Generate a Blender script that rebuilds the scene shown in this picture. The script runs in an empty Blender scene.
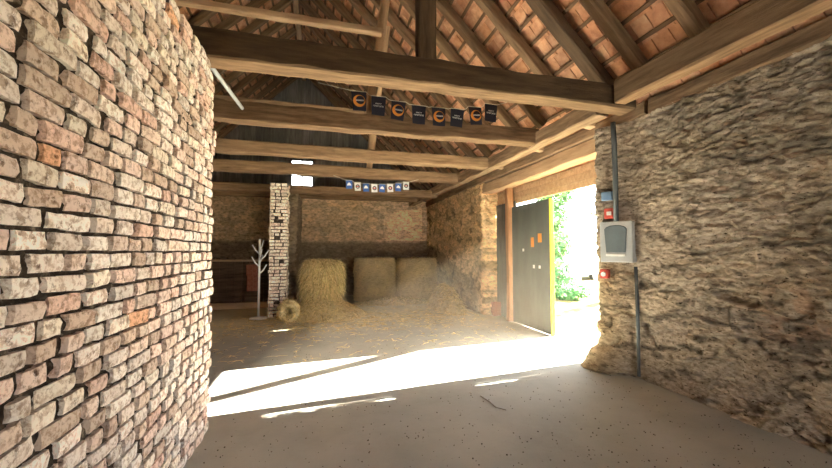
import bpy, bmesh, math, random
import numpy as np
from mathutils import Vector, Matrix
random.seed(7); rng = np.random.default_rng(7)
S = bpy.context.scene
COL = S.collection
PI = math.pi

# ------------------------------------------------------------------ helpers
def props(o, label=None, cat=None, group=None, kind=None):
    if label: o['label'] = label
    if cat: o['category'] = cat
    if group: o['group'] = group
    if kind: o['kind'] = kind
    return o

def empty(name, loc, label, cat, group=None, rz=0.0):
    o = bpy.data.objects.new(name, None); COL.objects.link(o)
    o.location = loc; o.rotation_euler = (0, 0, rz); o.empty_display_size = .1
    return props(o, label, cat, group)

def vnoise(u, v, seed=0):
    """smooth value noise on arrays, 0..1"""
    u = np.asarray(u, float); v = np.asarray(v, float)
    iu = np.floor(u).astype(np.int64); iv = np.floor(v).astype(np.int64)
    fu = u - iu; fv = v - iv
    fu = fu*fu*(3-2*fu); fv = fv*fv*(3-2*fv)
    def h(a, b):
        n = (a*374761393 + b*668265263 + seed*974634777) & 0x7fffffff
        n = ((n ^ (n >> 13))*1274126177) & 0x7fffffff
        return ((n ^ (n >> 16)) & 0xffff)/65535.0
    return (h(iu, iv)*(1-fu)+h(iu+1, iv)*fu)*(1-fv)+(h(iu, iv+1)*(1-fu)+h(iu+1, iv+1)*fu)*fv

def fbm(u, v, seed=0, octv=4):
    t = 0; a = .5; s = 0
    for k in range(octv):
        t = t + a*vnoise(u*2**k, v*2**k, seed+k*17); s += a; a *= .5
    return t/s

def worley(u, v, seed=0):
    """cell noise in unit cells, rows offset; returns F1, F2-F1, cell random a, b"""
    iu = np.floor(u).astype(np.int64); iv = np.floor(v).astype(np.int64)
    def h(a, b, s):
        n = (a*374761393 + b*668265263 + (seed+s)*974634777) & 0x7fffffff
        n = ((n ^ (n >> 13))*1274126177) & 0x7fffffff
        return ((n ^ (n >> 16)) & 0xffff)/65535.0
    f1 = np.full(u.shape, 9.); f2 = np.full(u.shape, 9.); ra = np.zeros(u.shape); rb = np.zeros(u.shape)
    for du in (-2, -1, 0, 1, 2):
        for dv in (-1, 0, 1):
            a = iu+du; b = iv+dv
            pu = a+.5+(h(a, b, 1)-.5)*.85+.5*(b & 1); pv = b+.5+(h(a, b, 2)-.5)*.75
            d = np.maximum(np.abs(u-pu)*.8, np.abs(v-pv))*.55+np.hypot(u-pu, v-pv)*.45
            near = d < f1
            f2 = np.where(near, f1, np.minimum(f2, d))
            ra = np.where(near, h(a, b, 3), ra); rb = np.where(near, h(a, b, 4), rb)
            f1 = np.where(near, d, f1)
    return f1, f2-f1, ra, rb

class MB:
    def __init__(s): s.v = []; s.f = []; s.t = []; s.n = 0
    def add(s, vs, fs, tint=(1, 1, 1)):
        b = s.n; s.v.extend([tuple(p) for p in vs]); s.n += len(vs)
        for f in fs: s.f.append(tuple(i+b for i in f)); s.t.append(tint)
    def box(s, c, d, rot=None, tint=(1, 1, 1), jit=0.):
        hx, hy, hz = d[0]/2, d[1]/2, d[2]/2
        vs = [Vector((x*hx, y*hy, z*hz)) for x in (-1, 1) for y in (-1, 1) for z in (-1, 1)]
        if jit: vs = [p+Vector([random.uniform(-jit, jit) for _ in 'xyz']) for p in vs]
        if rot is not None: vs = [rot @ p for p in vs]
        s.add([p+Vector(c) for p in vs], [(0,1,3,2),(4,6,7,5),(0,4,5,1),(2,3,7,6),(0,2,6,4),(1,5,7,3)], tint)
    def bbox(s, c, d, bev=.01, rot=None, tint=(1, 1, 1)):
        """box with chamfered edges"""
        bm = bmesh.new(); bmesh.ops.create_cube(bm, size=1.)
        for v in bm.verts: v.co = Vector((v.co.x*d[0], v.co.y*d[1], v.co.z*d[2]))
        bmesh.ops.bevel(bm, geom=bm.edges[:], offset=bev, segments=2, affect='EDGES', profile=.6)
        s.bm(bm, c, rot, tint)
    def bm(s, bm, c=(0, 0, 0), rot=None, tint=(1, 1, 1)):
        bm.verts.index_update()
        vs = [((rot @ v.co) if rot is not None else v.co.copy())+Vector(c) for v in bm.verts]
        s.add(vs, [[v.index for v in f.verts] for f in bm.faces], tint); bm.free()
    def tube(s, pts, r, n=8, tint=(1, 1, 1), cap=True):
        pts = [Vector(p) for p in pts]; rs = r if isinstance(r, (list, tuple)) else [r]*len(pts)
        vs = []; fs = []; prev = None
        for i, p in enumerate(pts):
            t = (pts[min(i+1, len(pts)-1)]-pts[max(i-1, 0)]).normalized()
            if prev is None:
                a = t.cross(Vector((0, 0, 1)) if abs(t.z) < .9 else Vector((1, 0, 0))).normalized()
            else:
                a = (prev-t*prev.dot(t)).normalized()
            prev = a; b = t.cross(a)
            for k in range(n):
                q = 2*PI*k/n; vs.append(p+(a*math.cos(q)+b*math.sin(q))*rs[i])
        for i in range(len(pts)-1):
            for k in range(n):
                fs.append((i*n+k, i*n+(k+1) % n, (i+1)*n+(k+1) % n, (i+1)*n+k))
        if cap: fs.append(tuple(range(n))[::-1]); fs.append(tuple((len(pts)-1)*n+k for k in range(n)))
        s.add(vs, fs, tint)
    def lathe(s, prof, c=(0, 0, 0), n=24, tint=(1, 1, 1), wob=0., seed=0):
        vs = []; fs = []
        for i, (r, z) in enumerate(prof):
            for k in range(n):
                a = 2*PI*k/n
                rr = r*(1+wob*(random.random()-.5))
                vs.append((c[0]+rr*math.cos(a), c[1]+rr*math.sin(a), c[2]+z))
        m = len(prof)
        for i in range(m-1):
            for k in range(n): fs.append((i*n+k, i*n+(k+1) % n, (i+1)*n+(k+1) % n, (i+1)*n+k))
        fs.append(tuple(range(n))[::-1]); fs.append(tuple((m-1)*n+k for k in range(n)))
        s.add(vs, fs, tint)
    def build(s, name, mat, parent=None, smooth=False, loc=None):
        me = bpy.data.meshes.new(name); me.from_pydata(s.v, [], s.f); me.update()
        at = me.attributes.new('tint', 'FLOAT_COLOR', 'FACE')
        at.data.foreach_set('color', np.array([(t[0], t[1], t[2], 1.) for t in s.t], np.float32).ravel())
        if smooth: me.polygons.foreach_set('use_smooth', [True]*len(me.polygons))
        me.materials.append(mat)
        o = bpy.data.objects.new(name, me); COL.objects.link(o)
        if parent is not None: o.parent = parent
        if loc is not None: o.location = loc
        return o

def grid_mesh(name, P, T, mat, parent=None, smooth=True):
    """P: (nu, nv, 3) positions, T: (nu, nv, 3) point tints"""
    nu, nv = P.shape[:2]
    idx = np.arange(nu*nv).reshape(nu, nv)
    F = np.stack([idx[:-1, :-1], idx[1:, :-1], idx[1:, 1:], idx[:-1, 1:]], -1).reshape(-1, 4)
    me = bpy.data.meshes.new(name)
    me.vertices.add(nu*nv); me.vertices.foreach_set('co', P.astype(np.float32).ravel())
    me.loops.add(F.size); me.loops.foreach_set('vertex_index', F.astype(np.int32).ravel())
    me.polygons.add(len(F)); me.polygons.foreach_set('loop_start', np.arange(0, F.size, 4, dtype=np.int32))
    me.polygons.foreach_set('loop_total', np.full(len(F), 4, np.int32))
    me.update(calc_edges=True); me.validate()
    at = me.attributes.new('tint', 'FLOAT_COLOR', 'POINT')
    A = np.ones((nu*nv, 4), np.float32); A[:, :3] = T.reshape(-1, 3); at.data.foreach_set('color', A.ravel())
    me.polygons.foreach_set('use_smooth', [smooth]*len(me.polygons))
    me.materials.append(mat)
    o = bpy.data.objects.new(name, me); COL.objects.link(o)
    if parent is not None: o.parent = parent
    return o

# ------------------------------------------------------------------ materials
def newmat(name):
    m = bpy.data.materials.new(name); m.use_nodes = True
    nt = m.node_tree; b = nt.nodes['Principled BSDF']
    return m, nt, b
def N(nt, t, **k):
    n = nt.nodes.new(t)
    for a, v in k.items():
        if a in ('op',): n.operation = v
        elif a == 'bt': n.blend_type = v
        else: n.inputs[a.replace('_', ' ')].default_value = v
    return n
def ramp(nt, stops):
    r = nt.nodes.new('ShaderNodeValToRGB'); e = r.color_ramp.elements
    while len(e) < len(stops): e.new(.5)
    for i, (p, c) in enumerate(stops): e[i].position = p; e[i].color = (*c, 1)
    return r
def mixc(nt, fac, a, b, bt='MIX'):
    m = nt.nodes.new('ShaderNodeMix'); m.data_type = 'RGBA'; m.blend_type = bt
    for s, v in ((0, fac), (6, a), (7, b)):
        if isinstance(v, bpy.types.NodeSocket): nt.links.new(v, m.inputs[s])
        elif s == 0: m.inputs[0].default_value = v
        else: m.inputs[s].default_value = (*v, 1)
    return m.outputs[2]
def surf(name, stops, scale=8., rough=.9, bump=.3, bscale=40., bdist=.01, stretch=(1, 1, 1), tint=True, detail=6, spec=.2,
         wash=None, metallic=0.):
    """procedural surface: noise through a ramp, times the mesh's own tint; wash = (colour, scale, lo, hi) second layer"""
    m, nt, b = newmat(name); L = nt.links
    tc = nt.nodes.new('ShaderNodeTexCoord'); mp = nt.nodes.new('ShaderNodeMapping'); mp.inputs['Scale'].default_value = stretch
    L.new(tc.outputs['Object'], mp.inputs['Vector'])
    n = N(nt, 'ShaderNodeTexNoise', Scale=scale, Detail=detail, Roughness=.65); L.new(mp.outputs[0], n.inputs['Vector'])
    r = ramp(nt, stops); L.new(n.outputs['Fac'], r.inputs[0]); c = r.outputs[0]
    if wash:
        n2 = N(nt, 'ShaderNodeTexNoise', Scale=wash[1], Detail=8., Roughness=.7); L.new(mp.outputs[0], n2.inputs['Vector'])
        mr = N(nt, 'ShaderNodeMapRange', From_Min=wash[2], From_Max=wash[3]); L.new(n2.outputs['Fac'], mr.inputs[0])
        c = mixc(nt, mr.outputs[0], c, wash[0])
    if tint:
        a = nt.nodes.new('ShaderNodeAttribute'); a.attribute_name = 'tint'
        c = mixc(nt, 1., c, a.outputs['Color'], 'MULTIPLY')
    L.new(c, b.inputs['Base Color'])
    b.inputs['Roughness'].default_value = rough; b.inputs['Specular IOR Level'].default_value = spec
    b.inputs['Metallic'].default_value = metallic
    if bump:
        nb = N(nt, 'ShaderNodeTexNoise', Scale=bscale, Detail=8., Roughness=.7); L.new(mp.outputs[0], nb.inputs['Vector'])
        bp = N(nt, 'ShaderNodeBump', Strength=bump, Distance=bdist); L.new(nb.outputs['Fac'], bp.inputs['Height'])
        L.new(bp.outputs[0], b.inputs['Normal'])
    return m
def plain(name, c, rough=.6, metallic=0., spec=.3):
    d = tuple(x*.86 for x in c)
    return surf(name, [(.3, d), (.7, c)], scale=12, rough=rough, bump=.08, bscale=60, tint=False, spec=spec, metallic=metallic)

M_BRICK = surf('old_brick', [(.32, (.15, .10, .075)), (.44, (.50, .39, .31)), (.64, (.74, .63, .54))], scale=20, bump=1., bscale=48, bdist=.012,
               wash=((.95, .90, .84), 30, .42, .53))
M_MORTAR = surf('old_mortar', [(.35, (.028, .02, .015)), (.56, (.085, .06, .045)), (.72, (.38, .31, .24))], scale=22, bump=.9, bscale=70, bdist=.015)
M_STONE = surf('rubble_stone', [(.26, (.20, .155, .11)), (.45, (.50, .42, .33)), (.72, (.74, .65, .53))], scale=9, bump=1., bscale=26, bdist=.03,
               stretch=(1, 1, 1.8))
M_NEARSTONE = surf('flaky_stone', [(.30, (.27, .22, .17)), (.46, (.52, .45, .37)), (.70, (.78, .71, .61))], scale=13, bump=1., bscale=34, bdist=.035,
                   stretch=(1, 1, 2.1), wash=((.10, .075, .05), 19, .57, .65))
M_FLOOR = surf('dusty_floor', [(.25, (.335, .33, .295)), (.5, (.41, .405, .365)), (.8, (.475, .465, .42))], scale=1.3, bump=.35, bscale=45, bdist=.008,
               detail=10, wash=((.22, .195, .16), 30, .62, .70))
M_BEAM = surf('old_timber', [(.25, (.075, .048, .03)), (.5, (.20, .13, .078)), (.8, (.36, .245, .15))], scale=5, bump=.7, bscale=14, bdist=.012,
              stretch=(.35, 3.2, 3.2))
M_RAFT = surf('rafter_timber', [(.25, (.13, .085, .05)), (.5, (.30, .20, .12)), (.8, (.48, .34, .21))], scale=5, bump=.6, bscale=14, bdist=.01,
              stretch=(.35, 3.2, 3.2))
M_PALEWOOD = surf('pale_timber', [(.25, (.36, .23, .13)), (.5, (.55, .37, .22)), (.8, (.68, .50, .32))], scale=5, bump=.5, bscale=14, bdist=.01,
                  stretch=(.35, 3.2, 3.2))
M_GREYWOOD = surf('weathered_boards', [(.25, (.10, .09, .08)), (.5, (.19, .175, .16)), (.8, (.30, .28, .25))], scale=4, bump=.5, bscale=12, bdist=.01,
                  stretch=(3, 3, .35))
M_TILE = surf('clay_tile', [(.25, (.33, .165, .10)), (.5, (.55, .31, .19)), (.8, (.68, .46, .31))], scale=9, bump=.5, bscale=40, bdist=.008)
M_STRAW = surf('straw', [(.25, (.62, .50, .27)), (.5, (.87, .74, .45)), (.8, (.95, .87, .60))], scale=12, bump=.8, bscale=50, bdist=.02)
M_BALE = surf('packed_straw', [(.25, (.56, .42, .22)), (.5, (.80, .63, .36)), (.8, (.90, .77, .49))], scale=9, bump=1., bscale=45, bdist=.03,
              stretch=(1, 1, 3))
M_DOOR = surf('painted_sheet_door', [(.25, (.075, .09, .08)), (.5, (.10, .115, .105)), (.8, (.13, .145, .13))], scale=3, bump=.2, bscale=9, rough=.55,
              stretch=(1, 1, .5), spec=.4)
M_YELLOW = plain('sunlit_edge_yellow', (.80, .72, .04), .5)
M_WHITE = plain('white_paint', (.85, .85, .84), .35)
M_NAVY = plain('navy_print', (.028, .028, .045), .7)
M_ORANGE = plain('orange_print', (.85, .33, .06), .7)
M_PRINTWHITE = plain('hole_light_white', (.85, .85, .83), .7)
M_BLUE = plain('blue_print', (.08, .17, .50), .7)
M_RED = plain('red_paint', (.62, .10, .07), .5)
M_CORD = plain('cord', (.62, .55, .42), .9)
M_GREY = plain('grey_plastic', (.50, .52, .52), .45)
M_DARKGREY = plain('dark_grey_metal', (.12, .135, .14), .45, .2)
M_BLUEGREY = plain('blue_grey_plastic', (.20, .32, .50), .45)
M_BLACK = plain('dark_rubber', (.02, .02, .02), .8)
M_REDBRICK = surf('red_brick', [(.25, (.32, .10, .06)), (.5, (.48, .17, .10)), (.8, (.56, .27, .18))], scale=14, bump=.6, bscale=50)
M_GRASS = surf('meadow', [(.25, (.05, .06, .01)), (.5, (.13, .12, .025)), (.75, (.19, .155, .06))], scale=1.6, bump=.8, bscale=16, bdist=.06, tint=False,
               wash=((.24, .21, .17), .9, .50, .60))
M_LEAF = surf('ivy_leaf', [(.25, (.02, .07, .035)), (.5, (.045, .13, .06)), (.8, (.10, .20, .08))], scale=3, bump=.2, rough=.5)
M_BARK = surf('bark', [(.25, (.12, .09, .07)), (.5, (.22, .18, .14)), (.8, (.32, .27, .22))], scale=8, bump=.9, bscale=20, bdist=.03, stretch=(1, 1, .3))
M_PLASTER = plain('house_render', (.40, .38, .36), .9)
M_CARPAINT = plain('car_paint', (.30, .36, .42), .3, .3)

def glassmat(name, c=(.9, .95, .97)):
    m, nt, b = newmat(name)
    b.inputs['Base Color'].default_value = (*c, 1); b.inputs['Roughness'].default_value = .03
    b.inputs['Transmission Weight'].default_value = 1.; b.inputs['IOR'].default_value = 1.05
    return m
M_GLASS = glassmat('window_glass')
M_DARKGLASS = plain('dark_glass', (.16, .20, .22), .12, 0, .6)

# ------------------------------------------------------------------ timber
def beam(name, p0, p1, w, h, mat, label=None, cat=None, group=None, kind=None, parent=None, up=(0, 0, 1), wob=.012, seed=0, tint=(1, 1, 1), cham=.016, under=None):
    """hewn timber from p0 to p1 (centre line), slightly irregular; grain runs along local X"""
    r = random.Random(seed*131+17)
    p0 = Vector(p0); p1 = Vector(p1); X = (p1-p0).normalized(); U = Vector(up)
    Y = U.cross(X).normalized(); Z = X.cross(Y)
    ln = (p1-p0).length; n = max(2, int(ln/.22))
    hw, hh, c = w/2, h/2, cham
    sec = [(-hw+c, -hh), (hw-c, -hh), (hw, -hh+c), (hw, hh-c), (hw-c, hh), (-hw+c, hh), (-hw, hh-c), (-hw, -hh+c)]
    oy = [r.uniform(-wob, wob) for _ in range(n+1)]; oz = [r.uniform(-wob, wob) for _ in range(n+1)]
    ph = r.uniform(0, 6)
    vs = []; fs = []
    for i in range(n+1):
        bow = wob*1.5*math.sin(i/n*PI*2+ph)
        for (a, b) in sec:
            vs.append((ln*i/n, a+(oy[i]*.5+bow*.5)+r.uniform(-wob, wob)*.45, b+oz[i]*.4+bow*.4+r.uniform(-wob, wob)*.45))
    for i in range(n):
        for k in range(8): fs.append((i*8+k, i*8+(k+1) % 8, (i+1)*8+(k+1) % 8, (i+1)*8+k)[::-1])
    fs.append(tuple(range(8))); fs.append(tuple(n*8+k for k in range(8))[::-1])
    mb = MB(); mb.add(vs, fs, tint)
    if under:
        for i in range(n): mb.t[i*8] = under; mb.t[i*8+1] = mb.t[i*8+7] = tuple((a+b)/2 for a, b in zip(under, tint))  # bottom faces tinted apart, to paint light from below
    o = mb.build(name, mat)
    R = Matrix((X, Y, Z)).transposed().to_4x4(); R.translation = p0
    if parent is not None:
        o.parent = parent; o.matrix_local = parent.matrix_basis.inverted() @ R
    else: o.matrix_world = R
    return props(o, label, cat, group, kind)

# ------------------------------------------------------------------ bricks
BCOL = [(1., .95, .93), (1., .92, .88), (.96, .82, .76), (1.02, .84, .79), (.84, .71, .63), (1.1, 1.06, 1.04), (.95, .72, .65), (.78, .64, .56), (1.06, .98, .95), (1.05, .98, .9)]
def brick_panel(mb, org, ud, nd, u0, u1, z1, pitch=.080, joint=.016, fine=True, endfn=None, depth=.07, cols=BCOL, lens=(.25, .17, .19, .13, .15, .18, .22, .16), jit=1., seed=0, z0=0.):
    """courses of separate bricks on the plane through org, along ud, facing nd"""
    joints = []
    r = random.Random(seed+5); O = Vector(org); U = Vector(ud); Nn = Vector(nd); Zv = Vector((0, 0, 1))
    row = 0; z = z0
    while z+pitch*.6 < z1:
        e1 = endfn(z) if endfn else u1
        u = u0-r.uniform(0, .2) if endfn else u0
        while u < e1-.05:
            ln = r.choice(lens)*r.uniform(.9, 1.08)
            if u+ln > e1: ln = e1-u
            if e1-(u+ln) < .06: ln = e1-u
            g = joint*(r.uniform(1.5, 3.0) if fine else r.uniform(.7, 1.5))
            a, b = u, u+ln-g
            if b-a > .03:
                hgt = pitch-joint*r.uniform(.55, 1.0)
                nu, nv = ((7 if b-a > .16 else 4), 4) if fine else (2, 2)
                off = (r.uniform(-.003, .011) if fine else r.gauss(0, .006))*jit; tl = r.gauss(0, .022)*jit; rt = r.gauss(0, .018)*jit
                if fine and r.random() < .004: off -= .02
                cj = [(r.uniform(-.006, .003), r.uniform(-.005, .002)) for _ in range(4)]
                vs = []
                for i in range(nu):
                    for j in range(nv):
                        s, t = i/(nu-1), j/(nv-1)
                        du = sum(w*c[0]*sg for w, c, sg in zip(((1-s)*(1-t), s*(1-t), s*t, (1-s)*t), cj, (-1, 1, 1, -1)))
                        dz = sum(w*c[1]*sg for w, c, sg in zip(((1-s)*(1-t), s*(1-t), s*t, (1-s)*t), cj, (-1, -1, 1, 1)))
                        edge = (i in (0, nu-1))+(j in (0, nv-1))
                        d = off+tl*(s-.5)*(b-a)*2-((0, .002, .006)[edge] if fine else 0)+r.gauss(0, .0014 if fine else .001)
                        uu = a+(b-a)*s+du+r.gauss(0, .0018)*fine; zz = z+hgt*t+dz+rt*(s-.5)*(b-a)+r.gauss(0, .0015)*fine
                        vs.append(O+U*uu+Zv*max(.0, zz)+Nn*d)
                fs = [(i*nv+j, (i+1)*nv+j, (i+1)*nv+j+1, i*nv+j+1) for i in range(nu-1) for j in range(nv-1)]
                ring = [i*nv for i in range(nu)]+[(nu-1)*nv+j for j in range(1, nv)]+[i*nv+nv-1 for i in range(nu-2, -1, -1)]+[j for j in range(nv-2, 0, -1)]
                nb = len(vs); vs += [vs[k]-Nn*depth for k in ring]; m = len(ring)
                fs += [(ring[k], nb+k, nb+(k+1) % m, ring[(k+1) % m]) for k in range(m)]
                c = r.choice(cols); k = r.uniform(.84, 1.12)
                if fine and r.random() < .004: c = (1.0, .62, .42)
                if (U.cross(Zv)).dot(Nn) < 0: fs = [f[::-1] for f in fs]
                mb.add(vs, fs, (c[0]*k, c[1]*k, c[2]*k))
            u += ln; joints.append((u-g*.5, z+pitch*.42, g))
        z += pitch; row += 1
    return joints

def mortar_field(mb_name, org, ud, nd, u0, u1, z1, res, mat, parent, base=-.018, amp=.03, seed=0, endfn=None, joints=()):
    nu = int((u1-u0)/res)+1; nv = int(z1/res)+1
    u, v = np.meshgrid(np.linspace(u0, u1, nu), np.linspace(0, z1, nv), indexing='ij')
    if endfn is not None:
        lim = np.array([endfn(z)-.05 for z in v[0]])[None, :]; u = np.minimum(u, lim)
    d = base+amp*(fbm(u*24, v*32, seed)-.5)*2*.9
    d = np.clip(d, -.035, -.010)
    for (ju, jz, g) in joints:
        i0, i1 = int((ju-.06-u0)/res), int((ju+.06-u0)/res)+2; k0, k1 = max(0, int((jz-.06)/res)), int((jz+.06)/res)+2
        if i0 < 0: continue
        sl = (slice(i0, i1), slice(k0, k1))
        q = np.maximum(np.abs(u[sl]-ju)/(g*.5+.012), np.abs(v[sl]-jz)/.045)
        d[sl] = np.minimum(d[sl], np.where(q < 1, -.016+.005*q, 0))
    P = np.array(org)+u[..., None]*np.array(ud)+v[..., None]*np.array((0, 0, 1.))+d[..., None]*np.array(nd)
    k = .75+.5*fbm(u*9, v*9, seed+3); T = np.stack([k, k*.97, k*.92], -1)
    if np.dot(np.cross(ud, (0, 0, 1)), nd) < 0: P = P[::-1]; T = T[::-1]
    return grid_mesh(mb_name, P, T, mat, parent)

# brick spine wall on the left
WX = -.97
def wend(z):
    r = random.Random(int(z*1000))
    e = 3.68+r.uniform(-.035, .05)+.03*math.sin(z*2.1)
    if z > 2.75: e -= .05+(z-2.75)**2*.75
    return e
mb = MB()
JN = brick_panel(mb, (WX, 0, 0), (0, 1, 0), (1, 0, 0), 1.0, 3.7, 3.28, endfn=wend, seed=1)
wl = props(mb.build('wall_left', M_BRICK), 'old weathered brick wall filling the left side of the view', 'wall', kind='structure')
mb2 = MB(); brick_panel(mb2, (WX, 0, 0), (0, 1, 0), (1, 0, 0), -4.0, 1.0, 3.28, fine=False, seed=2)
mb2.build('brickwork', M_BRICK, wl)
mb3 = MB(); brick_panel(mb3, (WX-.44, 3.66, 0), (1, 0, 0), (0, 1, 0), .06, .40, 3.1, fine=False, seed=3)
mb3.build('end_brickwork', M_BRICK, wl)
mortar_field('mortar', (WX, 0, 0), (0, 1, 0), (1, 0, 0), 1.0, 3.72, 3.27, .0125, M_MORTAR, wl, seed=11, endfn=wend, joints=JN)
mb = MB(); mb.box((WX-.25, -.25, 1.5), (.40, 7.5, 3.0)); mb.box((WX-.25, -.45, 3.13), (.40, 7.1, .26)); mb.build('core', M_MORTAR, wl)

# brick column further back
def brick_column(name, x0, x1, y0, y1, h, label, seed):
    e = empty(name, ((x0+x1)/2, (y0+y1)/2, 0), label, 'column'); e['kind'] = 'thing'
    cx, cy = (x0+x1)/2, (y0+y1)/2; w = x1-x0; d = y1-y0
    m = MB()
    kw = dict(cols=[(1.25, 1.2, 1.1), (1.15, 1.08, .98), (1.3, 1.26, 1.2), (1.1, .98, .9)], fine=False, jit=2.2, lens=(.25, .13), pitch=.082, joint=.022, depth=.09)
    brick_panel(m, (x0-cx, y0-cy, 0), (1, 0, 0), (0, -1, 0), 0, w, h, seed=seed, **kw)
    brick_panel(m, (x0-cx, y1-cy, 0), (1, 0, 0), (0, 1, 0), 0, w, h, seed=seed+1, **kw)
    brick_panel(m, (x0-cx, y0-cy, 0), (0, 1, 0), (-1, 0, 0), 0, d, h, seed=seed+2, **kw)
    brick_panel(m, (x1-cx, y0-cy, 0), (0, 1, 0), (1, 0, 0), 0, d, h, seed=seed+3, **kw)
    m.build('brick_courses', M_BRICK, e)
    m = MB(); m.box((0, 0, h/2), (w-.035, d-.035, h-.01)); m.build('mortar', M_MORTAR, e)
    return e
brick_column('brick_column', -1.235, -.83, 9.35, 9.8, 3.28, 'pale brick column standing between the white coat stand and the hay', 40)

# ------------------------------------------------------------------ rubble stone walls
def stone_wall(name, path, z1, res, mat, cu=.30, cv=.12, amp=.035, seed=0, tintfn=None, parent=None, z0=-.02, shape=None, rough=.03, dfun=None):
    pts = [np.array(p, float) for p in path]
    seg = [np.linalg.norm(b-a) for a, b in zip(pts, pts[1:])]; tot = sum(seg); nu = int(tot/res)+1
    us = np.linspace(0, tot, nu); acc = np.concatenate([[0], np.cumsum(seg)])
    X = np.interp(us, acc, [p[0] for p in pts]); Y = np.interp(us, acc, [p[1] for p in pts])
    k = max(1, int(.05/res)); 
    Xs = np.convolve(np.pad(X, k, mode='reflect', reflect_type='odd'), np.ones(2*k+1)/(2*k+1), 'valid'); Ys = np.convolve(np.pad(Y, k, mode='reflect', reflect_type='odd'), np.ones(2*k+1)/(2*k+1), 'valid')
    dx = np.gradient(Xs); dy = np.gradient(Ys); ln = np.hypot(dx, dy); nx, ny = -dy/ln, dx/ln
    nv = int((z1-z0)/res)+1; vs = np.linspace(z0, z1, nv)
    u, v = np.meshgrid(us, vs, indexing='ij')
    wu = u/cu+.9*(fbm(u*3, v*3, seed+1)-.5); wv = v/cv+1.5*(fbm(u*2.2, v*2.2, seed+2)-.5)
    f1, fe, ra, rb = worley(wu, wv, seed)
    stone = np.clip(fe/.30, 0, 1)**.6
    d = amp*(stone-.6)+amp*.9*(ra-.5)*stone+rough*(fbm(u*14, v*26, seed+5, 4)-.5)*2+rough*1.2*(fbm(u*2.5, v*4, seed+6)-.5)*2
    if dfun is not None: d = dfun(u, v, X[:, None], Y[:, None], fe, ra)
    if shape is not None: d = d+shape(u, v, X[:, None], Y[:, None])
    Xa = Xs[:, None]+nx[:, None]*d; Ya = Ys[:, None]+ny[:, None]*d
    P = np.stack([Xa, Ya, v], -1)
    k = (.80+.38*rb)*(.72+.28*np.clip(fe/.12, 0, 1)); w = .5+.9*(ra-.5)
    T = np.stack([k*(1.0+.06*w), k*(.965+.02*w), k*(.92-.06*w)], -1)
    if tintfn is not None: T = T*tintfn(u, v, Xa, Ya, fe, rb)
    return grid_mesh(name, P, T, mat, parent)

def ridged(u, v, seed, o=4): return 1-np.abs(2*fbm(u, v, seed, o)-1)*1.6
def d_near(u, v, x, y, fe, ra):
    v = v+.09*(fbm(u*3.5, v*5, 75, 3)-.5)*2; u = u+.12*(fbm(u*5, v*9, 76, 3)-.5)*2
    top = .45+.55*np.clip((v-1.0)/.9, 0, 1); sm = 1-.55*np.clip((y-3.0)/.5, 0, 1)
    low = 1-np.clip((v-1.1)/.5, 0, 1)
    d = .055*top*sm*(ridged(u*4.5+v*2, v*11, 71)-.5)+.045*sm*(ridged(u*9+v*5, v*24, 72)-.5)+.05*(fbm(u*2.2, v*3, 73)-.5)+.032*(fbm(u*26, v*38, 74, 3)-.5)
    hole = np.clip(1.25-np.hypot((y-2.62)/.20, (v-1.135)/.045), 0, 1)
    d = d-.10*np.minimum(hole*2, 1)
    return d-.035*low*np.clip(1-fe/.07, 0, 1)+.05*low*(ra-.5)
def tint_near(u, v, x, y, fe, rb):
    blot = np.clip((fbm(y*1.1+3, v*1.1, 81, 4)-.50)*5, 0, 1)
    pits = np.clip((fbm(y*6, v*15, 82, 3)-.58)*9, 0, 1)
    k = (1-.30*blot)*(1-.45*pits)/np.clip(.72+.28*np.clip(fe/.12, 0, 1), .6, 1)/(.80+.38*rb)*(.95+.1*rb)
    warm = np.clip((y-3.75)/.3, 0, 1)*np.clip((2.0-v)/.5, 0, 1)
    rust = np.clip(1.15-np.hypot((y-2.13)/.42, (v-1.02)/.36), 0, 1)*np.clip((fbm(y*9, v*12, 84)-.46)*6, 0, 1)*.8
    return np.stack([k*(1+.06*warm+.10*rust), k*(1-.02*warm-.22*rust), k*(1-.22*warm-.36*rust)], -1)
def bulge_near(u, v, x, y):
    foot = .16*np.clip((.32-v)/.32, 0, 1)**.7*np.clip((y-3.85)/.2, 0, 1)
    return foot+.05*np.clip((.5-v)/.5, 0, 1)
wr = stone_wall('wall_right', [(3.92, 1.0), (3.92, 3.78), (3.72, 4.12), (3.70, 4.20), (3.78, 4.24), (4.46, 4.24)], 3.31, .0135, M_NEARSTONE, cu=.52, cv=.26, amp=.05, dfun=d_near,
                seed=21, tintfn=tint_near, shape=bulge_near, rough=.028)
props(wr, 'rough rubble stone wall at the right side of the view', 'wall', kind='structure')
stone_wall('rough_face', [(3.92, -4.0), (3.92, 1.0)], 3.31, .06, M_STONE, seed=22, parent=wr)
m = MB(); m.box((4.24, -.05, 1.65), (.44, 8.1, 3.3)); m.build('core', M_STONE, wr)

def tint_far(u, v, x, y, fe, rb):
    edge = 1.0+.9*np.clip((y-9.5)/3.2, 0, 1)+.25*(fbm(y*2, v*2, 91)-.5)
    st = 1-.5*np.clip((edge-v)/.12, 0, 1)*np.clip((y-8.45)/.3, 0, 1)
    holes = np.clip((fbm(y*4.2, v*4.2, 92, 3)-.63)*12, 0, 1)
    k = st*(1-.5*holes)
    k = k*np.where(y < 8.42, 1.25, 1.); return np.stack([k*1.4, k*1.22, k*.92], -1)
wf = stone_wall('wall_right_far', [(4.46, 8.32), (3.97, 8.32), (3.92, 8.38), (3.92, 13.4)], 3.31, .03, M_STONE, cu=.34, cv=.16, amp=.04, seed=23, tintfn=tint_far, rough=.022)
props(wf, 'yellowish rubble stone wall beyond the doorway, behind the hay', 'wall', kind='structure')
m = MB(); m.box((4.24, 10.95, 1.65), (.44, 5.1, 3.3)); m.build('core', M_STONE, wf)

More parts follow.
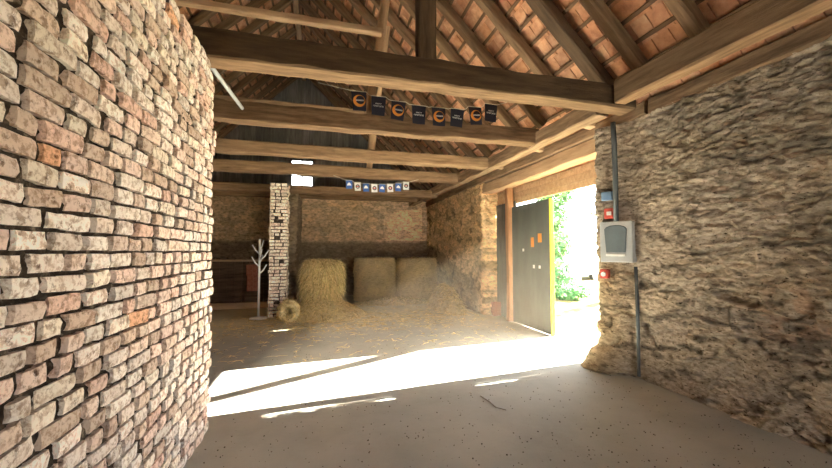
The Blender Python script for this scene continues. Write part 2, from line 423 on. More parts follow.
def tint_back(u, v, x, y, fe, rb):
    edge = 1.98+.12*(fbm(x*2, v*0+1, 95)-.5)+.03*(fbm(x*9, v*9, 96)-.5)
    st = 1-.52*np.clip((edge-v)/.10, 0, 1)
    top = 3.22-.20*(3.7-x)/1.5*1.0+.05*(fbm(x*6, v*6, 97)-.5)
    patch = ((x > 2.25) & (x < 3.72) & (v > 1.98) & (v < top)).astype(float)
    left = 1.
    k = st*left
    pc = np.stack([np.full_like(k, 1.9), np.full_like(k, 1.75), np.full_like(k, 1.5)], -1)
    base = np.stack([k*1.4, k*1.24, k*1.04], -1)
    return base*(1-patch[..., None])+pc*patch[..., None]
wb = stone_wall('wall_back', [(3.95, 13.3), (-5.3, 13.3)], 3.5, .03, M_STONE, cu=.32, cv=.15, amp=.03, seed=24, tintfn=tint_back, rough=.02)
props(wb, 'stone back wall behind the round bales, dark stained low down', 'wall', kind='structure')
m = MB(); m.box((-.7, 13.6, 1.7), (9.8, .44, 3.4)); m.build('core', M_STONE, wb)
wo = stone_wall('wall_left_outer', [(-5.3, 13.3), (-5.3, -4.0)], 3.5, .08, M_STONE, seed=25)
props(wo, 'dim outer wall of the side aisle beyond the brick column', 'wall', kind='structure')
m = MB(); m.box((-5.6, 4.6, 1.7), (.44, 17.5, 3.4)); m.build('core', M_STONE, wo)
# rough pilaster of the spine wall near the back
pl = stone_wall('stone_pier', [(-1.25, 10.9), (-.70, 10.9), (-.70, 13.2)], 3.3, .035, M_STONE, cu=.28, cv=.11, amp=.035, seed=26,
                tintfn=lambda u, v, x, y, fe, rb: np.stack([np.full_like(u, .66), np.full_like(u, .62), np.full_like(u, .56)], -1))
# path direction puts the rough side outward to the room
props(pl, 'dark rough stone pier behind the brick column', 'pier', kind='thing')
m = MB(); m.box((-1.0, 12.1, 1.64), (.50, 2.3, 3.28)); m.build('core', M_STONE, pl)

# ------------------------------------------------------------------ floor and ground
nu, nv = 140, 240
u, v = np.meshgrid(np.linspace(-5.4, 4.35, nu), np.linspace(-4.2, 13.4, nv), indexing='ij')
z = .012*(fbm(u*1.3, v*1.3, 61)-.5)+.006*(fbm(u*6, v*6, 62)-.5)
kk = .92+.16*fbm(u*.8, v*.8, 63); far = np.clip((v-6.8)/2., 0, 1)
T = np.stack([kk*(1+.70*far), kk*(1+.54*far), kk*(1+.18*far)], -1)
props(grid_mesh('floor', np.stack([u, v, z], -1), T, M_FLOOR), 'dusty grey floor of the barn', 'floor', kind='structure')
nu, nv = 60, 60
u, v = np.meshgrid(4.34+np.linspace(0, 1, nu)**2*75, np.linspace(-40, 85, nv), indexing='ij')
z = -.03+.10*(fbm(u*.6, v*.6, 64)-.5)*np.clip((u-5)/3, 0, 1)
props(grid_mesh('ground_outside', np.stack([u, v, z], -1), np.ones((nu, nv, 3)), M_GRASS), 'sunlit yellow green yard outside the doorway', 'ground', kind='structure')
u, v = np.meshgrid(np.linspace(-40, 4.34, 12), np.linspace(-45, -4.2, 12), indexing='ij')
props(grid_mesh('ground_yard', np.stack([u, v, u*0-.02], -1), np.ones((12, 12, 3)), M_FLOOR), 'yard behind the viewer', 'ground', kind='structure')

# ------------------------------------------------------------------ roof
RR, C0 = -.7, 7.18                      # ridge position; rafter underside plane z = C0 - x
def rz(x): return C0-x if x > RR else C0-RR+(x-RR)
s2 = math.sqrt(.5)
def roof_side(name, sgn, y0, y1, label):
    """sgn +1: slope down to the right; tiles hang on battens on top of the rafters"""
    e = empty(name, (RR, 0, C0-RR), label, 'roof'); e['kind'] = 'structure'
    down = Vector((sgn*s2, 0, -s2)); nrm = Vector((sgn*s2, 0, s2))
    top = .15; Ls = 7.35
    r = random.Random(3 if sgn > 0 else 4)
    pitch = .27; nrow = int(Ls/pitch)
    tiles = MB(); Rm = Matrix((Vector((0, 1, 0)), down, nrm)).transposed()
    for i in range(nrow):
        s = .12+i*pitch
        y = y0+(i % 2)*.1
        while y < y1:
            w = .195
            p = down*(s+.05)+nrm*(top+.055+r.uniform(-.004, .006))+Vector((0, y+w/2, 0))
            tilt = Matrix.Rotation(-.075+r.gauss(0, .012), 3, 'X') @ Matrix.Rotation(r.gauss(0, .02), 3, 'Z')
            c = r.choice([(1, .95, .9), (1.08, 1.0, .92), (.85, .8, .78), (1.15, 1.12, 1.05), (.95, .82, .74), (1.0, .86, .72)]); k = r.uniform(.85, 1.15)
            tiles.box(p, (w-.004, .37, .016), Rm @ tilt, (c[0]*k, c[1]*k, c[2]*k))
            y += .2
    tiles.build('tiles', M_TILE, e)
    blocker = MB(); blocker.box(down*(Ls/2)+nrm*(top+.13)+Vector((0, (y0+y1)/2, 0)), (y1-y0+.3, Ls+.2, .03), Rm, (.8, .7, .65)); blocker.build('added_light_blocker', M_TILE, e)  # sheet added above the tiles to keep out stray daylight
    for i in range(nrow):
        s = .12+i*pitch
        a = down*(s-.10)+nrm*(top+.022); 
        beam('batten', Vector(e.location)+a+Vector((0, y0, 0)), Vector(e.location)+a+Vector((0, y1, 0)), .045, .03, M_RAFT, parent=e, up=nrm, wob=.004, seed=i+(50 if sgn > 0 else 90), cham=.004, tint=(.5, .45, .42))
    return e
bpy.context.view_layer.update()
roof_side('roof_right', 1, -4.2, 13.6, 'underside of the tiled roof slope falling to the right wall')
roof_side('roof_left', -1, -4.2, 13.6, 'underside of the tiled roof slope falling away to the left')

beam('ridge_beam', (RR, -4.2, C0-RR+.02), (RR, 13.4, C0-RR+.02), .14, .24, M_RAFT, 'ridge timber along the top of the roof', 'beam', kind='thing', seed=360)
m = MB(); m.tube([(RR, -4.4, C0-RR+.36), (RR, 13.7, C0-RR+.36)], .17, 10); props(m.build('ridge_tiles', M_TILE), 'ridge tiles closing the top of the roof', 'roof', kind='structure')
# rear gable over the wide barn doorway behind the viewer
m = MB()
m.add([(-5.8, -4.15, 3.2), (4.5, -4.15, 3.2), (RR, -4.15, 8.3), (-5.8, -4.22, 3.2), (4.5, -4.22, 3.2), (RR, -4.22, 8.3)], [(0, 1, 2), (5, 4, 3), (0, 3, 4, 1), (1, 4, 5, 2), (2, 5, 3, 0)], (.8, .8, .8))
m.box((-2.0, -4.18, 1.6), (7.6, .07, 3.2), tint=(.8, .8, .8)); m.box((2.7, -4.18, 2.75), (1.8, .07, .9), tint=(.8, .8, .8)); m.box((4.0, -4.18, 1.6), (.8, .07, 3.2), tint=(.8, .8, .8))
props(m.build('wall_rear', M_GREYWOOD), 'boarded rear gable with a wide doorway behind the viewer', 'wall', kind='structure')
ORD = ['first', 'second', 'third', 'fourth', 'fifth', 'sixth', 'seventh', 'eighth', 'ninth', 'tenth', 'eleventh', 'twelfth', 'thirteenth', 'fourteenth', 'fifteenth', 'sixteenth', 'seventeenth', 'eighteenth']
ys = [1.30, 1.95, 2.60, 3.27, 3.80, 4.50, 5.22, 5.88, 6.55, 7.2, 7.85, 8.5, 9.15, 9.8, 10.45, 11.1, 11.75, 12.4, 13.0]
nrm = Vector((s2, 0, s2))
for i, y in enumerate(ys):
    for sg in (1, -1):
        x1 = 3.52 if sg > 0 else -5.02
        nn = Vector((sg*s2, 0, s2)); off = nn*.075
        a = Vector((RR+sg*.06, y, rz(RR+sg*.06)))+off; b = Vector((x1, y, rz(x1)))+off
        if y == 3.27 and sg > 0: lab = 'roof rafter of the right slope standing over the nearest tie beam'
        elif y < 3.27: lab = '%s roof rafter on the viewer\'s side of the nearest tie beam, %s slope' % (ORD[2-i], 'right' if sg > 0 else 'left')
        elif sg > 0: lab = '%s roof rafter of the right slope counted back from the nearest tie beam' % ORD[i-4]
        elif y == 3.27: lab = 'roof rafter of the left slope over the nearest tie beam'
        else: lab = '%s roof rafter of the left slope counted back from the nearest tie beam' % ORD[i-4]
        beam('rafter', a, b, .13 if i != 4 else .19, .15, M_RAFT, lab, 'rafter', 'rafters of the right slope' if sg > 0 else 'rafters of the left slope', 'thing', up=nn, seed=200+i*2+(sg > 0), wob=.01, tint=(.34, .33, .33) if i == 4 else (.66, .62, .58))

# ------------------------------------------------------------------ tie beams, plates, posts
BZ = 3.3
tb = [(3.53, .24, .26, -1.5, 3.60, 'nearest tie beam across the barn, broad and dark with a lit underside', M_BEAM),
      (5.10, .20, .25, -5.2, 3.36, 'second tie beam from the viewer, under the dark bunting', M_BEAM),
      (6.76, .20, .22, -5.2, 3.36, 'third tie beam from the viewer', M_RAFT),
      (8.40, .20, .24, -5.2, 3.36, 'fourth tie beam from the viewer, resting over the brick column', M_RAFT),
      (10.4, .20, .22, -5.2, 3.36, 'fifth tie beam from the viewer, behind the blue and white bunting', M_RAFT),
      (12.1, .20, .22, -5.2, 3.36, 'last tie beam before the back wall', M_RAFT)]
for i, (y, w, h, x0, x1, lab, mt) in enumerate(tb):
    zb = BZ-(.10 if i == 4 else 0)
    beam('tie_beam', (x0, y, zb+h/2), (x1, y, zb+h/2), w, h, mt, lab, 'beam', 'tie beams', 'thing', seed=300+i, wob=.02 if i else .012, tint=(.42, .41, .40) if i == 0 else (.9, .85, .8), under=(1.15, 1.1, 1.0) if i == 0 else None)  # nearest beam: shaded sides and floor-bounce light underneath painted into the tints
beam('plate_beam', (3.34, -1.0, 3.43), (3.34, 3.36, 3.43), .17, .26, M_RAFT, 'lengthwise beam running from the top right corner to the nearest tie beam', 'beam', 'lengthwise beams', 'thing', seed=320, wob=.012, tint=(.62, .60, .58), under=(1.15, 1.05, .92))  # side shade and bounced light on the underside put into the colour
beam('plate_beam', (3.40, 3.70, 3.40), (3.28, 13.2, 3.40), .20, .22, M_RAFT, 'lengthwise beam carrying the tie beam ends above the doorway side', 'beam', 'lengthwise beams', 'thing', seed=321, wob=.015)
beam('wall_plate', (4.02, -4.0, 3.40), (4.02, 3.5, 3.40), .30, .18, M_BEAM, 'dark timber plate lying on top of the near right wall', 'beam', 'wall plates', 'thing', seed=322, wob=.02)
beam('wall_plate', (4.02, 3.55, 3.40), (4.02, 13.3, 3.40), .28, .18, M_RAFT, 'timber plate on the wall head above the doorway lintel', 'beam', 'wall plates', 'thing', seed=323, wob=.015)
beam('lintel', (4.06, 3.95, 3.17), (4.06, 8.75, 3.17), .26, .24, M_PALEWOOD, 'orange brown timber lintel over the inside of the doorway', 'beam', kind='thing', seed=324, wob=.012)
for k, y in enumerate((4.45, 5.75, 7.2)):
    beam('stub_timber', (3.42, y, 3.54), (3.98, y, 3.47), .13, .12, M_PALEWOOD, 'short stub timber bridging plate and wall, %s from the nearest tie beam' % ORD[k], 'timber', 'stub timbers over the doorway', 'thing', seed=330+k)
beam('queen_post', (1.03, 3.52, 3.56), (1.03, 3.52, 6.12), .19, .17, M_BEAM, 'dark upright post standing on the nearest tie beam', 'post', kind='thing', up=(0, 1, 0), seed=340, tint=(.45, .45, .45))
beam('strut', (.64, 5.16, 3.54), (.98, 5.16, 6.17), .13, .12, M_PALEWOOD, 'orange leaning strut on the second tie beam, left of the dark post', 'strut', 'roof struts', 'thing', up=(0, 1, 0), seed=341)
beam('strut', (.88, 6.8, 3.50), (1.17, 6.8, 6.00), .14, .12, M_PALEWOOD, 'leaning strut rising from the third tie beam', 'strut', 'roof struts', 'thing', up=(0, 1, 0), seed=342)
beam('strut', (1.06, 8.44, 3.52), (1.32, 8.44, 5.84), .14, .12, M_PALEWOOD, 'leaning strut rising from the fourth tie beam', 'strut', 'roof struts', 'thing', up=(0, 1, 0), seed=343)
beam('collar_beam', (-3.1, 5.05, 4.78), (.80, 5.05, 4.78), .10, .10, M_PALEWOOD, 'thin pale collar beam near the top left, ending at the orange strut', 'beam', 'collar beams', 'thing', seed=345)
beam('collar_beam', (-3.6, 6.8, 4.25), (.99, 6.8, 4.25), .10, .09, M_RAFT, 'thin dim collar beam behind the nearest tie beam', 'beam', 'collar beams', 'thing', seed=346)
m = MB(); m.tube([(-1.03, 3.62, 3.33), (-1.025, 4.3, 3.388), (-1.02, 5.02, 3.45)], .022, 8)
props(m.build('wooden_pole', M_GREY, None, True), 'thin pale pole slanting between the nearest two tie beams', 'pole')

# gable boards with the little window
gw = MB(); r = random.Random(9)
WX0, WX1, WZ0, WZ1 = -1.10, -.34, 3.70, 4.86
x = -5.3
while x < 4.0:
    w = .2; c = x+w/2; ztop = rz(c)+.33; k = r.uniform(.75, 1.2); t = (k, k, k*r.uniform(.95, 1.02)); dy = r.uniform(-.006, .006)
    def bd(za, zb):
        if zb > za: gw.box((c, 13.42+dy, (za+zb)/2), (w-.006, .03, zb-za), tint=t)
    if x+w > WX0 and x < WX1:
        bd(3.42, WZ0); bd(WZ1, ztop)
    else: bd(3.42, ztop)
    x += w
for (c, d) in (((-3.2, 13.47, 4.5), (4.2, .02, 2.3)), ((1.83, 13.47, 4.5), (4.34, .02, 2.3)), ((-.72, 13.47, 3.545), (.76, .02, .31)), ((-.72, 13.47, 6.4), (4.6, .02, 3.08))): gw.box(c, d, tint=(.7, .7, .7))
g = props(gw.build('wall_gable', M_GREYWOOD), 'grey boarded gable above the back wall', 'wall', kind='structure')
m = MB(); xo0 = -1.1; 
for (cx, cz, sx, sz) in ((-1.20, 4.36, .012, 1.0), (-.20, 4.36, .012, 1.0)):
    m.box((cx, 13.45, cz), (sx, .02, sz))
m.build('cover_strip', M_GREYWOOD, g)
wn = empty('window_1', (-.72, 13.40, 4.28), 'small bright window high in the gable, cut by a tie beam', 'window'); wn['kind'] = 'structure'
m = MB()
for (cx, cz, sx, sz) in ((-.38, 0, .06, 1.2), (.38, 0, .06, 1.2), (0, .58, .80, .06), (0, -.58, .80, .06), (0, 0, .05, 1.14), (0, 0, .72, .035)):
    m.box((cx, 0, cz), (sx, .06, sz))
m.build('window_frame', M_GREYWOOD, wn)
m = MB(); m.box((0, .01, 0), (.74, .006, 1.12)); m.build('pane', M_GLASS, wn)

# ------------------------------------------------------------------ doorway
# board over the opening
ol = MB()
for k in range(3): ol.box((4.36, 6.3, 2.76+k*.128), (.05, 4.2, .124), tint=((1, .9, 1.05)[k],)*3)
props(ol.build('lintel_boards', M_PALEWOOD), 'horizontal boards closing the top of the doorway under the lintel', 'board')
# far leaf (shut)
dl = empty('door_leaf', (4.22, 5.93, 0), 'dark green grey door leaf with a front edge coloured yellow as sunlit', 'door')
m = MB()
for k in range(6): m.bbox((0, .02+.12+k*.236, 1.305), (.045, .237, 2.59), .004, tint=((1, .96, 1.04, .98, 1.02, .95)[k],)*3)
m.build('panel', M_DOOR, dl)
m = MB(); m.bbox((-.005, .006, 1.305), (.075, .03, 2.595), .004); m.build('lit_edge_strip', M_YELLOW, dl)  # sun and flare on the leaf's edge, painted in as yellow
dl.children[-1]['label'] = 'leaf edge coloured yellow as sunlit'
for zc in (.45, 2.15):
    m = MB(); m.bbox((.05, .73, zc), (.05, 1.38, .12), .006); m.build('rail', M_RAFT, dl)
for (y, zc, hy, hz, mt, nm) in ((.62, 1.78, .05, .10, M_ORANGE, 'sticker'), (.36, 1.86, .06, .09, M_ORANGE, 'sticker'), (.97, 1.62, .03, .03, M_PRINTWHITE, 'hole_light_dot'), (.58, 1.28, .03, .035, M_PRINTWHITE, 'hole_light_dot'), (.38, 1.28, .03, .03, M_PRINTWHITE, 'hole_light_dot')):  # white dots paint in daylight seen through holes in the leaf
    m = MB(); m.bbox((-.0255, y, zc), (.008, hy*2, hz*2), .002); o = m.build(nm, mt, dl)
# post and boards between leaf and stone pier
beam('door_post', (4.20, 7.47, 0), (4.20, 7.47, 3.05), .15, .14, M_PALEWOOD, 'reddish brown door post beside the dark leaf', 'post', kind='thing', up=(0, 1, 0), seed=350, tint=(.72, .55, .48))
m = MB()
for k in range(5): m.box((4.31, 7.47+k*.185, 1.375), (.04, .184, 2.75), tint=(.5+.06*k,)*3)
props(m.build('door_boards', M_GREYWOOD), 'dark upright boards between the door post and the stone pier', 'board')
# near leaf swung outwards, unseen; jamb slits added and shaped to throw sun lines
nj = empty('door_leaf', (4.16, 4.24, 0), 'near door leaf swung out into the yard, hidden past the wall end, slits added to throw thin sun lines', 'door')
m = MB()
m.box((0, .25-.014, 1.33), (.035, .028, 2.66)); m.build('unseen_jamb_stile', M_DOOR, nj)
for (za, zb) in ((0, .58), (1.12, 1.58), (2.2, 2.66)):
    m = MB(); m.box((0, .12, (za+zb)/2), (.03, .24, zb-za)); m.build('panel', M_DOOR, nj)  # parts of the unseen jamb, between the added slits
for (za, zb) in ((.58, 1.12), (1.58, 2.2)):
    m = MB()
    m.box((0, .175, (za+zb)/2), (.03, .13, zb-za)); m.box((0, .0175, (za+zb)/2), (.03, .035, zb-za)); m.box((0, .0725, (za+zb)/2), (.03, .045, zb-za)); m.build('added_slit_slat', M_DOOR, nj)
m = MB(); m.box((.75, .27, 1.29), (1.35, .04, 2.5)); m.build('unseen_swung_panel', M_DOOR, nj)

# ------------------------------------------------------------------ things on the near jamb
mx = 3.70
e = empty('meter_box', (3.84, 3.95, 1.46), 'grey electricity meter box on the stone beside the doorway', 'meter box', rz=0)
R_ = Matrix.Rotation(math.radians(25), 3, 'Z')
def jb(mb, c, d, bev=.008): mb.bbox(R_ @ Vector(c), d, bev, R_)
m = MB(); jb(m, (-.02, 0, .26), (.20, .40, .54), .015); m.build('box', M_GREY, e)
m = MB()
prof = [(-.12, .12), (.12, .12), (.14, .42)]+[(.14*math.cos(a), .42+.06*math.sin(a)) for a in np.linspace(.2, PI-.2, 7)]+[(-.14, .42)]
vs = [R_ @ Vector((-.122, a, b)) for a, b in prof]+[R_ @ Vector((-.132, a*.96, .3+(b-.3)*.96)) for a, b in prof]; n = len(prof)
m.add(vs, [tuple(range(n, 2*n))]+[(k, (k+1) % n, n+(k+1) % n, n+k) for k in range(n)]); m.build('viewing_window', M_DARKGLASS, e)
m = MB(); jb(m, (-.128, 0, .085), (.02, .24, .03), .004); m.build('handle', M_PRINTWHITE, e)
m = MB(); m.tube([(3.73, 3.88, 1.99), (3.735, 3.88, 2.6), (3.73, 3.88, 3.05), (3.70, 3.86, 3.30)], .032, 10)
props(m.build('conduit_pipe', M_DARKGREY, None, True), 'dark grey pipe rising from the meter box to the roof timbers', 'pipe')
m = MB(); m.tube([(3.86, 3.72, .03), (3.87, 3.72, .6), (3.86, 3.72, 1.40)], .02, 10)
props(m.build('conduit_pipe', M_DARKGREY, None, True), 'thin dark pipe running down to the floor below the meter box', 'pipe')
e = empty('alarm_box', (3.775, 4.0, 2.03), 'small red box on the wall end above the meter box', 'box')
m = MB(); m.bbox(R_ @ Vector((-.03, 0, .07)), (.10, .13, .14), .01, R_); m.build('case', M_RED, e)
m = MB(); m.bbox(R_ @ Vector((-.085, 0, .07)), (.012, .06, .05), .003, R_); m.build('button', M_PRINTWHITE, e)
e = empty('junction_box', (3.77, 4.03, 2.28), 'small blue grey junction box above the red box', 'box')
m = MB(); m.bbox(R_ @ Vector((-.03, 0, .06)), (.09, .15, .12), .01, R_); m.build('case', M_BLUEGREY, e)
m = MB(); m.bbox(R_ @ Vector((-.078, 0, .06)), (.01, .12, .09), .003, R_); m.build('lid', M_BLUEGREY, e)
e = empty('wall_socket', (3.745, 4.09, 1.24), 'small red socket on the wall end below the meter box', 'socket')
m = MB(); m.bbox(R_ @ Vector((-.035, 0, .05)), (.09, .10, .12), .01, R_); m.build('case', M_RED, e)
m = MB(); m.tube([R_ @ Vector((-.075, 0, .05)), R_ @ Vector((-.10, 0, .045))], .03, 12); m.build('plug_cover', M_PRINTWHITE, e)

# red bricks at pier foot
for k in range(5):
    m = MB(); m.bbox((0, 0, .0325), (.23, .11, .065), .006)
    o = m.build('loose_brick', M_REDBRICK); o.location = (4.20+random.uniform(-.02, .02), 8.16+random.uniform(-.01, .01), .012+k*.0655); o.rotation_euler = (0, 0, random.uniform(-.08, .08))
    props(o, '%s red brick from the bottom in the little stack at the stone pier foot' % ORD[k], 'brick', 'red bricks at the pier foot')

# ------------------------------------------------------------------ bunting
def letters(mb, cx, cz, w, h, y, seed, n=7):
    r = random.Random(seed); st = w/n
    for k in range(n):
        x = cx-w/2+st*(k+.5)
        q = r.random()
        mb.box((x-st*.25, y, cz), (st*.22, .003, h))
        if q < .5: mb.box((x+st*.05, y, cz+h*.4), (st*.5, .003, h*.2))
        if q > .3: mb.box((x+st*.05, y, cz-h*.4), (st*.5, .003, h*.2))
        if q > .6: mb.box((x+st*.22, y, cz), (st*.2, .003, h))
def ringmesh(mb, cx, cz, ro, ri, ox, oz, y, n=36):
    vs = []
    for k in range(n):
        a = 2*PI*k/n
        vs.append((cx+ro*math.cos(a), y, cz+ro*math.sin(a))); vs.append((cx+ox+ri*math.cos(a), y, cz+oz+ri*math.sin(a)))
    for k in range(n):
        a = 2*PI*k/n
        vs.append((cx+ro*math.cos(a), y+.002, cz+ro*math.sin(a))); vs.append((cx+ox+ri*math.cos(a), y+.002, cz+oz+ri*math.sin(a)))
    fs = []
    for k in range(n):
        a, b = 2*k, 2*((k+1) % n); fs.append((a, b, b+1, a+1)); fs.append((a+2*n, a+1+2*n, b+1+2*n, b+2*n)); fs.append((a, a+2*n, b+2*n, b))
    mb.add(vs, fs)
def flag_shape(mb, w, h, taper, y=0., amp=.006, seed=0):
    nx, nz = 7, 8; r = random.Random(seed); ph = r.uniform(0, 6); vs = []
    for s in (0, 1):
        for i in range(nx):
            for j in range(nz):
                a = i/(nx-1)-.5; b = j/(nz-1)
                vs.append((a*w*(1-taper*b), y+s*.002+amp*math.sin(a*5+ph)*b, -b*h))
    fs = []
    for i in range(nx-1):
        for j in range(nz-1):
            q = (i*nz+j, (i+1)*nz+j, (i+1)*nz+j+1, i*nz+j+1); fs.append(q); fs.append(tuple(nx*nz+k for k in q)[::-1])
    mb.add(vs, fs)
def bunting(name, label, pts, y, kinds, w, h, x_off, small):
    """pts: flag-top centres (x, z)"""
    e = empty(name, (pts[0][0], y, pts[0][1]), label, 'bunting')
    o0 = Vector(e.location)
    line = []
    for k, (x, z) in enumerate(pts):
        line += [Vector((x-w*.5, y, z+.004))-o0, Vector((x+w*.5, y, z+.004))-o0]
        if k < len(pts)-1:
            x2, z2 = pts[k+1]; line.append(Vector(((x+x2)/2, y, (z+z2)/2-.008))-o0)
    a = Vector((pts[0][0]-x_off[0], y, pts[0][1]+x_off[1]))-o0; b = Vector((pts[-1][0]+x_off[2], y, pts[-1][1]+x_off[3]))-o0
    m = MB(); m.tube([a]+line+[b], .005 if not small else .006, 6); m.build('cord', M_CORD, e)
    for k, (x, z) in enumerate(pts):
        kd = kinds[k]; tilt = random.uniform(-.10, .10)
        m = MB(); flag_shape(m, w, h, .12 if kd in ('text', 'ring') else .0, seed=k)
        f = m.build('flag', {'ring': M_NAVY, 'text': M_NAVY, 'blue': M_BLUE, 'white': M_PRINTWHITE}[kd], e, True)
        f.location = Vector((x, y, z))-o0; f.rotation_euler = (0, tilt, 0)
        yy = -.012
        if kd == 'ring':
            f['label'] = 'dark flag with an orange ring'
            m = MB(); ringmesh(m, 0, -h*.5, w*.40, w*.29, w*.07, h*.05, yy); m.build('ring', M_ORANGE, f)
            m = MB(); letters(m, w*.05, -h*.47, w*.52, h*.075, yy, 5, 6); m.build('lettering', M_PRINTWHITE, f)
        elif kd == 'text':
            f['label'] = 'dark flag with two lines of white lettering'
            m = MB(); letters(m, 0, -h*.40, w*.44, h*.06, yy, 6, 5); letters(m, 0, -h*.53, w*.72, h*.075, yy, 8, 10); m.build('lettering', M_PRINTWHITE, f)
        elif kd == 'blue':
            f['label'] = 'blue flag with a white peak'
            m = MB(); m.add([(-w*.36, yy, -h*.62), (w*.36, yy, -h*.62), (w*.22, yy, -h*.40), (0, yy, -h*.25), (-w*.26, yy, -h*.42)]+[(-w*.36, yy+.002, -h*.62), (w*.36, yy+.002, -h*.62), (w*.22, yy+.002, -h*.40), (0, yy+.002, -h*.25), (-w*.26, yy+.002, -h*.42)], [(0, 1, 2, 3, 4), (9, 8, 7, 6, 5)])
            m.build('peak', M_PRINTWHITE, f)
        else:
            f['label'] = 'white flag with a dark round emblem and a red bar'
            m = MB(); ringmesh(m, 0, -h*.5, w*.34, w*.20, 0, 0, yy); m.build('emblem', M_NAVY, f)
            m = MB(); m.box((0, yy-.001, -h*.5), (w*.46, .003, h*.12)); m.build('bar', M_RED, f)
    return e
bunting('bunting', 'string of dark flags with orange rings hung before the second tie beam',
        [(.47, 3.82), (.75, 3.78), (1.04, 3.74), (1.34, 3.71), (1.64, 3.71), (1.94, 3.72), (2.22, 3.78), (2.49, 3.85)], 4.95,
        ['ring', 'text']*4, .21, .27, (.55, .06, .55, .16), False)
bunting('bunting', 'string of small blue and white flags hung under the fourth tie beam',
        [(.58, 3.21), (.77, 3.17), (.96, 3.16), (1.16, 3.15), (1.35, 3.16), (1.53, 3.17), (1.73, 3.20), (1.92, 3.24)], 8.26,
        ['blue', 'white']*4, .14, .19, (.35, .10, .30, .07), True)

# ------------------------------------------------------------------ coat stand
e = empty('coat_stand', (-1.43, 9.2, .005), 'white branching coat stand to the left of the brick column', 'coat stand')
m = MB(); m.lathe([(.19, 0), (.20, .012), (.19, .03), (.05, .045), (.035, .06)], n=28); m.build('base', M_WHITE, e, True)
m = MB(); m.tube([(0, 0, .04), (0, 0, 1.88)], .024, 12); m.build('pole', M_WHITE, e, True)
for (z, a, ln, rise) in ((1.05, .3, .16, .22), (1.22, 3.3, .17, .24), (1.30, 1.2, .13, .2), (1.42, 5.2, .15, .22), (1.36, .1, .20, .26), (1.52, 3.0, .17, .22), (1.60, .6, .09, .25)):
    m = MB(); m.tube([(0, 0, z), (ln*.55*math.cos(a), ln*.55*math.sin(a), z+rise*.4), (ln*math.cos(a), ln*math.sin(a), z+rise)], [.017, .016, .014], 8); m.build('branch', M_WHITE, e, True)

# ------------------------------------------------------------------ dim stall to the left of the column
e = empty('stall_partition', (-2.9, 11.5, 0), 'dark low plank stall partition with a pale top rail, left of the brick column', 'partition'); e['kind'] = 'thing'
m = MB()
for k in range(15): m.box((-1.55+k*.2+.1, 0, .66), (.192, .035, 1.26), tint=(random.uniform(.6, .8),)*3)
m.build('planks', M_BEAM, e)
m = MB(); m.bbox((0, -.01, 1.32), (3.1, .08, .06), .008); m.build('top_rail', M_PALEWOOD, e)
for x in (-1.5, 0, 1.5):
    m = MB(); m.bbox((x, .05, .70), (.10, .08, 1.4), .008); m.build('post', M_BEAM, e)
m = MB(); m.bbox((-2.85, 11.0, .08), (3.1, .16, .16), .015)
props(m.build('kerb_timber', M_PALEWOOD), 'pale timber lying on the floor along the stall front', 'timber')
m = MB(); m.bbox((0, 0, .22), (.36, .30, .44), .02, tint=(.7, .7, .7)); o = m.build('wooden_block', M_BEAM); o.location = (-1.93, 11.27, .006); props(o, 'dark wooden block under the narrow red brick stack before the stall', 'block')
for k in range(5):
    m = MB(); m.bbox((0, 0, .075), (.30, .2, .15), .012)
    o = m.build('brick_block', M_REDBRICK); o.location = (-1.93+random.uniform(-.02, .02), 11.28, .450+k*.151)
    props(o, '%s block from the bottom in the narrow red brick stack before the stall' % ORD[k], 'brick', 'red brick stack in the stall')

# ------------------------------------------------------------------ hay
def blades(mb, pts, nrms, n, ln=(.08, .2), w=.004, lift=.5, tang=None, seed=0, droop=0., cols=((1, .95, .8), (1.2, 1.15, 1.0), (.62, .52, .36), (.95, .95, .7), (1.1, 1.0, .8))):
    r = np.random.default_rng(seed)
    idx = r.integers(0, len(pts), n)
    for k in idx:
        p = Vector(pts[k]); nn = Vector(nrms[k])
        t = Vector(r.normal(size=3)); t = (t-nn*t.dot(nn)).normalized()
        if tang is not None: t = (t+Vector(tang)*r.uniform(0, 1.5)).normalized()
        l = r.uniform(*ln); d = (t+nn*r.uniform(-.05, lift)).normalized()
        s = d.cross(nn).normalized() if abs(d.dot(nn)) < .99 else Vector((1, 0, 0))
        a = p-d*l*.3; b = p+d*l*.3+nn*.01; c = p+d*l*.7-Vector((0, 0, droop*l))
        s = (s+nn*r.uniform(-.6, .6)).normalized()*w*r.uniform(.7, 1.4)
        q = nn*w*.8
        col = cols[r.integers(0, len(cols))]; kk = r.uniform(.8, 1.2)
        mb.add([a-s, a+s, b-s*1.1, b+s*1.1, c-s*.4, c+s*.4, b+q], [(0, 1, 3, 2), (2, 3, 5, 4), (0, 2, 6), (1, 6, 3), (2, 4, 6), (3, 6, 5)], (col[0]*kk, col[1]*kk, col[2]*kk))

